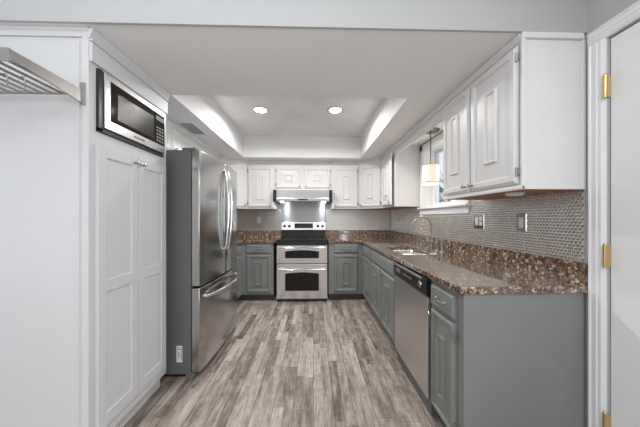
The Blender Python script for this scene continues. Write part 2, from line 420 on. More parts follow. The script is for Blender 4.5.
# ------------------------------------------------------------------ cabinet builders
def knob(parent, p, n, r=.013, mat='nickel'):
    bm = bmesh.new(); lathe(bm, [(r*.75, 0), (r*.75, .002), (r*.38, .004), (r*.38, .012), (r*.8, .016), (r, .021), (r*.8, .026), (r*.2, .028)], p, n, 16)
    return obj('knob', bm, mat, parent, smooth=True)
def pull(parent, c, U, n, ln=.09):
    c, U, n = Vector(c), Vector(U), Vector(n); bm = bmesh.new()
    pts = []
    for i in range(13):
        a = i/12; s = (a-.5)*ln; pts.append(c+U*s+n*(.006+.020*math.sin(PI*a)**.5))
    tube(bm, pts, .0042, 8)
    for s in (-1, 1): lathe(bm, [(.008, 0), (.008, .003), (.005, .008)], c+U*s*ln/2, n, 12)
    return obj('pull', bm, 'nickel', parent, smooth=True)
def hinge(parent, p, n, U, mat='nickel'):
    p, U, n = Vector(p), Vector(U), Vector(n); bm = bmesh.new()
    tube(bm, [p+n*.006-Vector((0, 0, .022)), p+n*.006+Vector((0, 0, .022))], .0042, 10)
    for s in (-1, 1):
        relief(bm, p+U*(.0 if s > 0 else -.013)+Vector((0, 0, -.017 if s > 0 else -.022)), U, n, .013, .034 if s > 0 else .044, [(0, 0, 0), (0, 0, .003), (.001, .001, .004)])
    return obj('hinge', bm, mat, parent, smooth=True)
def door(parent, O, U, N, w, h, mat, knob_at=None, hinge_side=None, t=.02, centre=True):
    """raised-panel door. O lower start corner, U along its width, N outwards"""
    O, U, N = Vector(O), Vector(U), Vector(N)
    cu = max(w*.36, .06); cv = min(h*.2, .17) if h > .45 else h*.34
    e = .040 if w > .25 else .028
    r = [(0, 0, 0), (0, 0, t*.45), (.006, .006, t*.55), (.014, .014, t), (e, e, t), (e+.009, e+.009, t-.010), (e+.018, e+.018, t-.010)]
    if centre: r += [(cu, cv, t-.006), (cu+.004, cv+.004, t+.006), (cu+.013, cv+.013, t+.006), (cu+.021, cv+.021, t-.003)]
    else: r += [(e+.03, e+.03, t-.003)]
    bm = bmesh.new(); relief(bm, O, U, N, w, h, r)
    d = obj('door', bm, mat, parent)
    if knob_at: knob(d, O+U*knob_at[0]+Vector((0, 0, knob_at[1]))+N*t, N)
    if hinge_side is not None:
        x = -.001 if hinge_side == 0 else w+.001
        hz = (.06, h-.06) if h > .3 else (.05, h-.05)
        for z in hz: hinge(d, O+U*x+Vector((0, 0, z))+N*.010, N, U)
    return d
def drawer(parent, O, U, N, w, h, mat, pulls=True, t=.02, name='drawer'):
    O, U, N = Vector(O), Vector(U), Vector(N)
    bm = bmesh.new(); relief(bm, O, U, N, w, h, [(0, 0, 0), (0, 0, t*.45), (.005, .005, t*.55), (.012, .012, t), (.022, .022, t), (.026, .026, t-.003), (.032, .032, t)])
    d = obj(name, bm, mat, parent)
    if pulls: pull(d, O+U*w/2+Vector((0, 0, h*.5))+N*t, U, N)
    return d

# ---- upper cabinets -------------------------------------------------
UP = 'white raised-panel wall cabinets'
def crown(bm, p0, p1, n, z=ZC, d=.018, h=.028):
    n = Vector(n); Z = Vector((0, 0, 1))
    prof = [Vector((0, 0, 0)), n*d, n*d-Z*.008, n*.006-Z*h, Vector((0, 0, 0))-Z*h]
    p0 = (p0[0], p0[1], z-.002); p1 = (p1[0], p1[1], z-.002)
    extr(bm, prof, p0, p1)
zt = ZC-.001
DT, DB = 2.068, 1.420            # door top / bottom of the uppers
# near right double cabinet
t = thing('wall_cabinet', 'white two-door wall cabinet nearest the camera on the right wall', 'cabinet', (1.2, 1.54, ZU), UP)
Y1 = 1.888
o = obj('carcass', box(XU, XW-.001, YE, Y1, ZU, zt, 0, 1), ['white', 'oak'], t, .002)
bm = bmesh.new(); crown(bm, (XU, YE, 0), (XU, Y1, 0), (-1, 0, 0), h=.036)
bx(bm, XU-.012, XU+.006, YE-.012, YE, ZU, zt-.03); bx(bm, XU-.012, XW-.02, YE-.014, YE, zt-.032, zt-.004)
bx(bm, XW-.022, XW-.002, YE-.006, YE, ZU, zt-.03)
obj('trim_moulding', bm, 'white', t, .002)
obj('base_moulding', box(XU-.014, XU+.004, YE-.012, Y1, ZU-.002, ZU+.018), 'white', t, .004)
door(t, (XU-.002, 1.537, DB+.005), (0, -1, 0), (-1, 0, 0), .357, 2.118-DB, 'white', (.025, .035), 1)
door(t, (XU-.002, 1.868, DB+.005), (0, -1, 0), (-1, 0, 0), .315, 2.118-DB, 'white', (.29, .035), None)
bm = bmesh.new(); lathe(bm, [(.045, 0), (.045, .006), (.036, .014), (.02, .017)], (1.17, 1.36, ZU), (0, 0, -1), 24)
tag(obj('puck_light', bm, 'plate', smooth=True), 'round white puck light under the near right wall cabinet', 'light')
# valance over the window
bm = bmesh.new(); bx(bm, XU, XU+.018, Y1+.001, 3.029, 2.052, zt)
crown(bm, (XU, Y1+.001, 0), (XU, 3.029, 0), (-1, 0, 0), h=.036)
n = 34
for i in range(n):
    y = Y1+.012+(3.029-Y1-.02)*(i+.5)/n
    lathe(bm, [(.002, 0), (.0095, .004), (.0115, .010), (.0095, .016), (.002, .020)], (XU-.001, y, 2.050), (1, 0, 0), 10)
tag(obj('window_valance', bm, 'white'), 'long white valance board with beaded lower edge above the sink window', 'valance')
# far right cabinet
t = thing('wall_cabinet', 'white one-door wall cabinet on the right wall beyond the sink window', 'cabinet', (1.2, 3.3, ZU), UP)
obj('carcass', box(XU, XW-.001, 3.03, 3.592, ZU, zt, 0, 1), ['white', 'oak'], t, .002)
bm = bmesh.new(); crown(bm, (XU, 3.03, 0), (XU, 3.592, 0), (-1, 0, 0)); obj('trim_moulding', bm, 'white', t)
d = door(t, (XU-.003, 3.575, DB), (0, -1, 0), (-1, 0, 0), .525, DT+.03-DB, 'white', (.485, .035), 0)
hp = Vector((XU-.003, 3.575, 0))-Vector(t.location)        # this door stands slightly ajar
d.matrix_local = Matrix.Translation(hp) @ Matrix.Rotation(math.radians(-3.2), 4, 'Z') @ Matrix.Translation(-hp)
# right diagonal corner cabinet
def corner(sx, xw, label):
    """sx=+1 right corner, -1 left corner"""
    a = (xw-sx*.623, YU-.001); b_ = (xw-sx*.323, 3.594)
    pts = [a, b_, (xw-sx*.001, 3.594), (xw-sx*.001, YB-.001), (a[0], YB-.001)]
    if sx < 0: pts = pts[::-1]
    t = thing('corner_wall_cabinet', label, 'cabinet', (xw-sx*.3, YB-.3, ZU), 'diagonal corner wall cabinets')
    bm = bmesh.new(); prism(bm, pts, ZU, zt, 0, 1); obj('carcass', bm, ['white', 'oak'], t, .002)
    A, B = Vector((a[0], a[1], 0)), Vector((b_[0], b_[1], 0))
    if sx > 0: s, e = A, B
    else: s, e = B, A
    U = (e-s).normalized(); N = Vector((U.y, -U.x, 0)); L = (e-s).length
    bm = bmesh.new(); crown(bm, s, e, N); obj('trim_moulding', bm, 'white', t)
    O = s+U*.022+N*.001; O.z = DB
    door(t, O, U, N, L-.044, DT-DB, 'white', (.03, .035) if sx > 0 else (L-.08, .035), 1 if sx > 0 else 0)
    return t
corner(1, XW, 'white diagonal wall cabinet in the back right corner')
corner(-1, XL, 'white diagonal wall cabinet in the back left corner behind the refrigerator')
XCL = XL+.623
# back straight cabinets
def upper_back(x0, x1, z0, label, doors):
    t = thing('wall_cabinet', label, 'cabinet', ((x0+x1)/2, 4.05, z0), UP)
    obj('carcass', box(x0, x1, YU, YB-.001, z0, zt, 0, 1), ['white', 'oak'], t, .002)
    bm = bmesh.new(); crown(bm, (x0, YU, 0), (x1, YU, 0), (0, -1, 0)); obj('trim_moulding', bm, 'white', t)
    for d in doors: door(t, (d[0], YU-.001, d[2]), (1, 0, 0), (0, -1, 0), d[1]-d[0], DT-d[2], 'white', d[3], d[4])
    return t
upper_back(XCL+.002, -.632, ZU, 'white wall cabinet left of the range hood', [(-1.055, -.665, DB, (.36, .03), 0)])
upper_back(.300, XW-.625, ZU, 'white wall cabinet right of the range hood', [(.330, .720, DB, (.03, .03), 1)])
upper_back(-.630, .298, 1.692, 'short white double wall cabinet directly above the range hood', [(-.605, -.185, 1.728, (.38, .03), 0), (-.155, .272, 1.728, (.04, .03), 1)])
# cabinet above the refrigerator
t = thing('wall_cabinet', 'white wall cabinet above the refrigerator', 'cabinet', (-1.5, 2.7, 1.86), UP)
obj('carcass', box(XL+.001, -1.367, 1.835, 3.592, 1.86, zt, 0, 1), ['white', 'oak'], t, .002)
bm = bmesh.new(); crown(bm, (-1.367, 1.835, 0), (-1.367, 3.592, 0), (1, 0, 0)); obj('trim_moulding', bm, 'white', t)
for y in (1.88, 2.33, 2.78): door(t, (-1.366, y, 1.89), (0, 1, 0), (1, 0, 0), .42, .22, 'white', (.03, .03), None)

# ---- base cabinets --------------------------------------------------
BG = 'grey-green raised-panel base cabinets'
ZB = .878                        # underside of worktop
BD, BDH = .135, .565             # lower door bottom and height
DZ0, DH = .725, .125             # drawer bottom and height
def base_right(y0, y1, label, fronts, yc):
    t = thing('base_cabinet', label, 'cabinet', (1.05, yc, 0), BG)
    bm = box(XB, XW-.02, y0+.001, y1-.001, .10, ZB); obj('carcass', bm, 'grey', t, .002)
    obj('toe_kick', box(XB+.07, XW-.02, y0+.001, y1-.001, 0, .10), 'toe', t)
    fronts(t); return t
RU, RN = (0, -1, 0), (-1, 0, 0)
x = XB-.001
def f(t):
    door(t, (x, 1.452, BD-.02), RU, RN, .245, BDH+.025, 'grey', (.022, BDH-.01), 1)
    drawer(t, (x, 1.452, DZ0), RU, RN, .245, DH, 'grey')
    bm = bmesh.new(); bx(bm, XB, XW-.021, YE-.012, YE+.002, .0, ZB); obj('end_panel', bm, 'grey', t, .001)
base_right(YE, 1.470, 'grey-green base cabinet with big flat end panel, nearest the camera on the right', f, 1.3)
def f(t):
    door(t, (x, 2.98, BD), RU, RN, .42, BDH, 'grey', (.39, .53), 0)
    door(t, (x, 2.54, BD), RU, RN, .42, BDH, 'grey', (.03, .53), 1)
    drawer(t, (x, 2.98, DZ0), RU, RN, .86, DH, 'grey', False, name='false_drawer_front')
# sink base carcass must be open at the top for the bowls
t = thing('base_cabinet', 'grey-green two-door sink cabinet between dishwasher and the back corner drawers', 'cabinet', (1.05, 2.55, 0), BG)
bm = bmesh.new(); bx(bm, XB, XB+.02, 2.092, 2.999, .10, ZB); bx(bm, XB+.02, XW-.02, 2.092, 2.11, .10, ZB)
bx(bm, XB+.02, XW-.02, 2.981, 2.999, .10, ZB); bx(bm, XB+.02, XW-.02, 2.11, 2.981, .10, .12)
obj('carcass', bm, 'grey', t); obj('toe_kick', box(XB+.07, XW-.02, 2.092, 2.999, 0, .10), 'toe', t); f(t)
def f(t):
    door(t, (x, 3.485, BD), RU, RN, .46, BDH, 'grey', (.03, .53), None)
    drawer(t, (x, 3.485, DZ0), RU, RN, .46, DH, 'grey')
base_right(3.0, 3.505, 'grey-green one-door base cabinet with drawer beside the sink cabinet, near the back right corner', f, 3.25)
# back run, right of the range
def base_back(x0, x1, xd, wd, label, lc):
    t = thing('base_cabinet', label, 'cabinet', (lc, 3.9, 0), BG)
    bm = box(x0, x1, YR, YB-.02, .10, ZB); obj('carcass', bm, 'grey', t, .002)
    obj('toe_kick', box(x0, x1, YR+.07, YB-.02, 0, .10), 'toe', t)
    d = door(t, (xd, YR-.001, BD), (1, 0, 0), (0, -1, 0), wd, BDH, 'grey')
    drawer(t, (xd, YR-.001, DZ0), (1, 0, 0), (0, -1, 0), wd, DH, 'grey')
    return t
base_back(.226, .790, .305, .365, 'grey-green base cabinet with drawer immediately right of the range', .5)
base_back(XL+.02, -.600, -1.000, .360, 'grey-green base cabinet with drawer immediately left of the range', -.9)
# blind corner filler on the right
t = thing('base_cabinet', 'plain grey-green corner base unit under the back right worktop', 'cabinet', (1.1, 3.85, 0), BG)
obj('carcass', box(.792, XW-.02, 3.507, YB-.02, .0, ZB), 'grey', t)
# left leg behind the refrigerator
t = thing('base_cabinet', 'grey-green base cabinet on the left wall just behind the refrigerator', 'cabinet', (-1.4, 3.2, 0), BG)
obj('carcass', box(XL+.02, -1.075, 2.85, YR-.001, .10, ZB), 'grey', t, .002)
obj('toe_kick', box(XL+.02, -1.145, 2.85, YR-.001, 0, .10), 'toe', t)
drawer(t, (-1.074, 2.9, DZ0), (0, 1, 0), (1, 0, 0), .62, DH, 'grey')
door(t, (-1.074, 2.9, BD), (0, 1, 0), (1, 0, 0), .62, BDH, 'grey', (.58, .53))

# ------------------------------------------------------------------ worktops
SX0, SX1, SY0, SY1 = .835, 1.175, 2.17, 2.79
t = thing('granite_worktop', 'brown speckled granite worktop running along the right wall around the sink', 'worktop', (1.05, 2.5, CT-.036), 'granite worktops')
bm = bmesh.new()
cells(bm, [.221, .711, SX0, SX1, XW-.001], [YE-.022, SY0, SY1, 3.578, YB-.001],
      lambda X, Y: (X > .711 or Y > 3.578) and not (SX0 < X < SX1 and SY0 < Y < SY1), CT-.036, CT)
obj('slab', bm, 'granite', t, .006)
bm = bmesh.new(); bx(bm, XW-.022, XW-.001, YE-.018, YB-.022, CT+.0005, CT+.115); bx(bm, .221, XW-.001, YB-.022, YB-.001, CT+.0005, CT+.115)
obj('upstand', bm, 'granite', t, .002)
t = thing('granite_worktop', 'brown speckled granite worktop left of the range, wrapping behind the refrigerator', 'worktop', (-1.3, 3.9, CT-.036), 'granite worktops')
bm = bmesh.new()
cells(bm, [XL+.001, -1.05, -.565], [2.84, 3.578, YB-.001], lambda X, Y: X < -1.05 or Y > 3.578, CT-.036, CT)
obj('slab', bm, 'granite', t, .006)
bm = bmesh.new(); bx(bm, XL+.001, XL+.022, 2.84, YB-.022, CT+.0005, CT+.115); bx(bm, XL+.001, -.565, YB-.022, YB-.001, CT+.0005, CT+.115)
obj('upstand', bm, 'granite', t, .002)

# ------------------------------------------------------------------ penny tile
def penny(name, O, U, N, w, h, skip, label, pitch=.0200):
    O, U, N = Vector(O), Vector(U), Vector(N); Z = Vector((0, 0, 1)); r = pitch*.455
    verts, faces, mi = [], [], []
    def quad(u0, u1, v0, v1, t0):
        k = len(verts)
        for t_ in (0, t0):
            for u, v in ((u0, v0), (u1, v0), (u1, v1), (u0, v1)): verts.append(O+U*u+Z*v+N*t_)
        faces.extend([(k+4, k+5, k+6, k+7), (k, k+3, k+2, k+1)]+[(k+i, k+(i+1) % 4, k+4+(i+1) % 4, k+4+i) for i in range(4)]); mi.extend([1]*6)
    # grout bed, laid round the openings
    us = sorted({0, w} | {s for q in skip for s in q[:2]}); vs = sorted({0, h} | {s for q in skip for s in q[2:]})
    for a in range(len(us)-1):
        for b_ in range(len(vs)-1):
            cu, cv = (us[a]+us[a+1])/2, (vs[b_]+vs[b_+1])/2
            if not any(q[0] < cu < q[1] and q[2] < cv < q[3] for q in skip): quad(us[a], us[a+1], vs[b_], vs[b_+1], .003)
    row = 0; v = r+.001; n = 10
    while v < h-r*.6:
        u = r+.001+(pitch/2 if row % 2 else 0)
        while u < w-r*.6:
            if not any(q[0]-r < u < q[1]+r and q[2]-r < v < q[3]+r for q in skip):
                k = len(verts); tilt = (random.gauss(0, .012), random.gauss(0, .012))
                for rr, tt in ((r, .003), (r*.93, .0050), (r*.55, .0056)):
                    for i in range(n):
                        a = 2*PI*i/n; du, dv = rr*math.cos(a), rr*math.sin(a)
                        verts.append(O+U*(u+du)+Z*(v+dv)+N*(tt+(du*tilt[0]+dv*tilt[1] if tt > .004 else 0)))
                for L in range(2):
                    for i in range(n): faces.append((k+L*n+i, k+L*n+(i+1) % n, k+L*n+n+(i+1) % n, k+L*n+n+i)); mi.append(0)
                faces.append(tuple(k+2*n+i for i in range(n))); mi.append(0)
            u += pitch
        v += pitch*.866; row += 1
    me = bpy.data.meshes.new(name); me.from_pydata([tuple(q) for q in verts], [], faces)
    me.materials.append(M['tile']); me.materials.append(M['grout'])
    me.polygons.foreach_set('material_index', mi)
    me.polygons.foreach_set('use_smooth', [i == 0 for i in mi]); me.update()
    bm = bmesh.new(); bm.from_mesh(me); bmesh.ops.recalc_face_normals(bm, faces=bm.faces); bm.to_mesh(me); bm.free()
    me.set_sharp_from_angle(angle=math.radians(55))
    o = bpy.data.objects.new(name, me); COL.objects.link(o); return tag(o, label, 'backsplash', 'round metallic mosaic backsplashes')
TZ0 = CT+.116; TZ1 = ZU-.001
oy = YE-.0                      # tile on right wall: u runs along +y
penny('penny_tile_backsplash', (XW-.0005, oy, TZ0), (0, 1, 0), (-1, 0, 0), YB-.006-oy, TZ1-TZ0,
      [(WY0-cw-.02-oy, WY1+cw+.02-oy, WZ0-.086-TZ0, 1)], 'round metallic mosaic backsplash along the right wall under the window')
penny('penny_tile_backsplash', (.215, YB-.0005, TZ0), (1, 0, 0), (0, -1, 0), XW-.007-.215, TZ1-TZ0, [], 'round metallic mosaic backsplash on the back wall right of the range')
penny('penny_tile_backsplash', (XL+.01, YB-.0005, TZ0), (1, 0, 0), (0, -1, 0), -.560-(XL+.01), TZ1-TZ0, [], 'round metallic mosaic backsplash on the back wall left of the range')

# ------------------------------------------------------------------ outlets and switches
def outlet(label, O, U, N, w, kind, mat):
    O, U, N = Vector(O), Vector(U), Vector(N)
    t = thing('wall_outlet' if kind != 'switch' else 'light_switch', label, 'outlet' if kind != 'switch' else 'switch', O)
    h = .118; Z = Vector((0, 0, 1))
    bm = bmesh.new(); relief(bm, O-U*w/2-Z*h/2, U, N, w, h, [(0, 0, 0), (0, 0, .003), (.004, .004, .006), (.010, .010, .006)]); obj('cover_plate', bm, mat, t)
    n = max(1, round(w/.07))
    for k in range(n):
        c = O+U*((k-(n-1)/2)*.047)
        if kind == 'switch' or (n > 1 and k == 0):
            bm = bmesh.new(); relief(bm, c-U*.016-Z*.033+N*.006, U, N, .032, .066, [(0, 0, 0), (.001, .001, .002), (.004, .004, .003)]); obj('rocker', bm, 'plate', t)
        else:
            for s in (-1, 1):
                bm = bmesh.new(); relief(bm, c-U*.016+Z*(s*.02-.014)+N*.006, U, N, .032, .028, [(0, 0, 0), (.002, .002, .002)]); so = obj('socket', bm, 'plate', t)
                bm = bmesh.new()
                for q in (-.006, .006): relief(bm, c+U*(q-.001)+Z*(s*.02-.004)+N*.0075, U, N, .002, .009, [(0, 0, 0), (0, 0, .0008)])
                obj('slot', bm, 'black', so)
outlet('mirror-finish double cover plate with switch and socket on the tile beside the window', (XW-.0055, 1.925, 1.222), (0, -1, 0), (-1, 0, 0), .118, 'outlet', 'chrome')
outlet('metal cover plate with white rocker switch on the tile under the near right cabinet', (XW-.0055, 1.525, 1.222), (0, -1, 0), (-1, 0, 0), .076, 'switch', 'chrome')
outlet('small white outlet on the right wall near the back corner', (XW-.0055, 3.80, 1.19), (0, -1, 0), (-1, 0, 0), .07, 'outlet', 'plate')
outlet('small white outlet on the back wall left of the range', (-.955, YB-.0055, 1.215), (1, 0, 0), (0, -1, 0), .07, 'outlet', 'plate')

# ------------------------------------------------------------------ sink and faucet
t = thing('kitchen_sink', 'stainless double-bowl sink set under the granite in front of the window', 'sink', (1.0, 2.48, .70))
def bowl(y0, y1):
    bm = bmesh.new(); Z1 = CT-.037; Z0 = .70
    rings = []
    for ins, z in ((.0, Z1), (.004, Z1-.02), (.012, Z0+.03), (.03, Z0+.006), (.06, Z0)):
        a, b_, c, d = SX0+.0+ins, SX1-ins, y0+ins, y1-ins; r = .035; ring = []
        for cx_, cy_, a0 in ((b_-r, d-r, 0), (a+r, d-r, 90), (a+r, c+r, 180), (b_-r, c+r, 270)):
            for k in range(5): an = math.radians(a0+k*22.5); ring.append(bm.verts.new((cx_+r*math.cos(an), cy_+r*math.sin(an), z)))
        rings.append(ring)
    for i in range(len(rings)-1):
        m_ = len(rings[0])
        for k in range(m_): bm.faces.new((rings[i][k], rings[i][(k+1) % m_], rings[i+1][(k+1) % m_], rings[i+1][k]))
    bm.faces.new(rings[-1])
    o = obj('bowl', bm, 'steel_h', t, smooth=True)
    so = o.modifiers.new('thick', 'SOLIDIFY'); so.thickness = .0015
    bm = bmesh.new(); lathe(bm, [(.04, 0), (.042, .003), (.03, .004), (.01, .002)], ((SX0+SX1)/2, (y0+y1)/2, Z0), (0, 0, 1), 20); obj('drain', bm, 'chrome', o, smooth=True)
bowl(SY0-.008, 2.462); bowl(2.498, SY1+.008)
bm = bmesh.new(); bx(bm, SX0, SX1, 2.4625, 2.4975, .80, CT-.037); obj('divider', bm, 'steel', t, .003)

FX = 1.262
t = thing('bridge_faucet', 'brushed nickel bridge faucet with tall gooseneck spout behind the sink', 'faucet', (FX, 2.52, CT))
pts = [(FX, 2.52, CT+.075), (FX, 2.52, CT+.235)]
for k in range(1, 15):
    a = PI*k/14*1.06; pts.append((FX-.105*(1-math.cos(a)), 2.52, CT+.235+.115*math.sin(a)))
bm = bmesh.new(); tube(bm, pts, .0105, 14); lathe(bm, [(.013, 0), (.013, .014), (.0105, .016)], pts[-1], (-.2, 0, -1), 14); obj('spout', bm, 'nickel', t, smooth=True)
bm = bmesh.new(); tube(bm, [(FX, 2.42, CT+.075), (FX, 2.62, CT+.075)], .010, 12)
lathe(bm, [(.012, -.02), (.016, -.012), (.016, .02), (.012, .03)], (FX, 2.52, CT+.075), (0, 0, 1), 16); obj('bridge', bm, 'nickel', t, smooth=True)
for y in (2.42, 2.62):
    bm = bmesh.new(); lathe(bm, [(.026, 0), (.026, .006), (.015, .014), (.013, .055), (.017, .062), (.017, .09), (.012, .10), (.012, .112), (.006, .118)], (FX, y, CT), (0, 0, 1), 18); p_ = obj('post', bm, 'nickel', t, smooth=True)
    s = 1 if y > 2.5 else -1
    bm = bmesh.new(); tube(bm, [(FX, y, CT+.108), (FX+.01, y+s*.03, CT+.114), (FX+.014, y+s*.06, CT+.122)], [.006, .0055, .007], 10); obj('lever', bm, 'nickel', p_, smooth=True)
t = thing('side_sprayer', 'brushed nickel side sprayer standing beside the bridge faucet', 'sprayer', (FX, 2.32, CT))
bm = bmesh.new(); lathe(bm, [(.024, 0), (.024, .006), (.014, .014), (.013, .04)], (FX, 2.32, CT), (0, 0, 1), 16); obj('holder', bm, 'nickel', t, smooth=True)
bm = bmesh.new(); lathe(bm, [(.011, .040), (.012, .08), (.016, .11), (.017, .135), (.010, .145)], (FX, 2.32, CT), (-.06, 0, 1), 16); obj('spray_head', bm, 'nickel', t, smooth=True)

# ------------------------------------------------------------------ dishwasher
DWX = XB-.024
t = thing('dishwasher', 'stainless steel dishwasher with black control strip under the right worktop', 'dishwasher', (1.05, 1.78, 0))
y0, y1 = 1.476, 2.086
obj('tub_case', box(XB, XW-.03, y0, y1, .02, ZB-.004), 'case', t)
bm = bmesh.new(); bx(bm, DWX, XB, y0+.004, y1-.004, .115, .752); obj('door_panel', bm, 'dw_steel', t, .005)
bm = bmesh.new(); extr(bm, [(0, 0, 0), (-.004, 0, .01), (-.010, 0, .09), (-.006, 0, .112), (.02, 0, .118), (.02, 0, 0)], (DWX, y0+.004, .755), (DWX, y1-.004, .755))
cp = obj('control_panel', bm, 'black', t, .003)
bm = bmesh.new(); extr(bm, [(-.012, 0, .096), (-.018, 0, .098), (-.018, 0, .106), (-.006, 0, .110)], (DWX, y0+.06, .755), (DWX, y1-.06, .755)); obj('handle_lip', bm, 'rubber', cp)
bm = bmesh.new(); lathe(bm, [(.022, 0), (.022, .006), (.018, .012), (.004, .013)], (DWX-.008, 1.56, .815), (-1, 0, 0), 20); obj('dial', bm, 'nickel', cp, smooth=True)
for k in range(5):
    bm = box(DWX-.013, DWX-.006, 1.70+k*.034, 1.722+k*.034, .806, .820); obj('button', bm, 'rubber', cp, .001)
obj('label_strip', box(DWX-.0115, DWX-.007, 1.92, 2.02, .80, .835), 'rubber', cp)
obj('kick_plate', box(XB+.05, XB+.06, y0, y1, .005, .112), 'black', t)

# ------------------------------------------------------------------ range
RX0, RX1, RY = -.552, .210, 3.562
t = thing('double_oven_range', 'freestanding stainless double-oven range with black glass cooktop below the hood', 'range', (-.171, 3.88, 0))
obj('body', box(RX0, RX1, RY+.03, YB-.03, .03, .895), 'case', t, .002)
bm = bmesh.new(); bx(bm, RX0-.002, RX1+.002, RY+.005, YB-.03, .896, .922); ck = obj('cooktop', bm, 'cooktop', t, .004)
bm = bmesh.new()
for cx_, cy_, r in ((-.36, 3.72, .10), (.02, 3.72, .085), (-.36, 3.98, .075), (.02, 3.98, .10), (-.17, 3.98, .05)):
    n = 28; k = []
    for rr in (r, r-.004): k.append([bm.verts.new((cx_+rr*math.cos(2*PI*i/n), cy_+rr*math.sin(2*PI*i/n), .9226)) for i in range(n)])
    for i in range(n): bm.faces.new((k[0][i], k[0][(i+1) % n], k[1][(i+1) % n], k[1][i]))
obj('burner_rings', bm, 'rubber', ck)
def oven_door(z0, z1, wz0, wz1, hz, label):
    bm = bmesh.new(); bx(bm, RX0+.003, RX1-.003, RY, RY+.035, z0, z1); d = obj('oven_door', bm, 'steel_h', t, .005); d['label'] = label
    # arched glass window
    bm = bmesh.new(); a0, a1 = RX0+.13, RX1-.13; pts = [(a0+.01, wz0), (a1-.01, wz0), (a1, wz0+.01)]
    for k in range(9):
        a = k/8; pts.append((a1+(a0-a1)*a, wz1-.018+.018*math.sin(PI*a)))
    pts.append((a0, wz0+.01))
    f_ = [bm.verts.new((p[0], RY-.004, p[1])) for p in pts]; g = [bm.verts.new((p[0], RY+.004, p[1])) for p in pts]
    bm.faces.new(f_); bm.faces.new(g[::-1])
    for i in range(len(pts)): j = (i+1) % len(pts); bm.faces.new((f_[i], g[i], g[j], f_[j]))
    obj('oven_window', bm, 'glassblack', d, .001)
    bm = bmesh.new(); P_ = []
    for k in range(15):
        a = k/14; P_.append((RX0+.04+(RX1-RX0-.08)*a, RY-.040-.012*math.sin(PI*a), hz-.004*math.sin(PI*a)))
    tube(bm, P_, .0115, 12)
    for xx in (RX0+.045, RX1-.045): tube(bm, [(xx, RY, hz), (xx, RY-.04, hz)], .011, 10)
    obj('oven_handle', bm, 'chrome', d, smooth=True)
oven_door(.572, .838, .650, .770, .812, 'upper oven door')
oven_door(.045, .560, .165, .440, .490, 'lower oven door')
obj('front_trim', box(RX0, RX1, RY+.004, RY+.04, .842, .895), 'black', t)
obj('kick_panel', box(RX0+.01, RX1-.01, RY+.02, RY+.04, .008, .052), 'black', t)
for xx in (RX0+.04, RX1-.04):
    for yy in (RY+.06, YB-.07):
        bm = bmesh.new(); lathe(bm, [(.016, 0), (.016, .008), (.008, .010), (.008, .03)], (xx, yy, 0), (0, 0, 1), 12); obj('foot', bm, 'black', t)
bgd = obj('backguard', box(RX0+.005, RX1-.005, YB-.085, YB-.012, .922, 1.035), 'black', t, .004)
bm = bmesh.new(); extr(bm, [(0, 0, 0), (0, -.012, .004), (0, .006, .145), (0, .02, .153), (0, .072, .153), (0, .072, 0)], (RX0-.002, YB-.084, 1.036), (RX1+.002, YB-.084, 1.036))
pn = obj('control_panel', bm, 'steel_h', t, .004)
cn = Vector((0, -1, .14)).normalized()
for xx in (-.495, -.415, .075, .155):
    bm = bmesh.new(); lathe(bm, [(.024, 0), (.024, .004), (.019, .006), (.017, .024), (.008, .027)], (xx, YB-.092, 1.108), cn, 18); obj('knob', bm, 'black', pn, smooth=True)
bm = bmesh.new(); extr(bm, [(0, -.002, 0), (0, .0105, .082), (0, .02, .08), (0, .02, 0)], (-.325, YB-.094, 1.072), (-.01, YB-.094, 1.072)); dp = obj('display_panel', bm, 'glassblack', pn)
bm = bmesh.new()
# clock digits
def seg7(bm, x0, z0, w, h, s, y):
    T = {'A': (0, 1, 1, 1), 'B': (1, .5, 1, 1), 'C': (1, 0, 1, .5), 'D': (0, 0, 1, 0), 'E': (0, 0, 0, .5), 'F': (0, .5, 0, 1), 'G': (0, .5, 1, .5)}
    for c_ in s:
        a = T[c_]; bx(bm, x0+a[0]*w-.001, x0+a[2]*w+.001, y-.0012, y, z0+a[1]*h-.001, z0+a[3]*h+.001)
for k in range(8):
    for r_ in range(3): bx(bm, -.30+k*.036, -.286+k*.036, YB-.0985+r_*.0035, YB-.085, 1.082+r_*.022, 1.088+r_*.022)
obj('button_marks', bm, 'rubber', dp)

# steel splash panel and hood
tag(obj('steel_splash_panel', box(RX0, RX1, YB-.008, YB-.001, 1.05, 1.53), 'splash', None, .001), 'plain stainless splash panel on the wall between range and hood', 'splash panel')
HX0, HX1 = -.628, .296; HY = 3.735; HZ = 1.508
t = thing('range_hood', 'stainless under-cabinet range hood with black end caps above the range', 'range hood', (-.166, 3.98, 1.56))
bm = bmesh.new(); prof = [(0, 0, 0), (0, 0, .05), (0, .05, .145), (0, YB-.002-HY, .145), (0, YB-.002-HY, 0)]
# shell open below: front lip + top + back
extr(bm, [(0, 0, 0), (0, 0, .045), (0, .010, .050), (0, .018, .180), (0, YB-.012-HY, .180), (0, YB-.012-HY, .03), (0, .02, .03), (0, .02, 0)], (HX0+.05, HY, HZ), (HX1-.05, HY, HZ))
obj('hood_shell', bm, 'hood', t, .002)
for a, b_ in ((HX0, HX0+.05), (HX1-.05, HX1)):
    bm = bmesh.new(); extr(bm, [(0, -.004, -.01), (0, -.004, .165), (0, .008, .181), (0, YB-.012-HY, .181), (0, YB-.012-HY, -.01)], (a, HY, HZ), (b_, HY, HZ)); obj('end_cap', bm, 'black', t, .003)
obj('control_strip', box(-.24, -.09, HY-.004, HY+.002, HZ+.015, HZ+.036), 'black', t, .001)
bm = bmesh.new(); bx(bm, -.38, .05, HY+.10, HY+.40, HZ+.02, HZ+.029); obj('grease_filter', bm, 'rubber', t, .002)
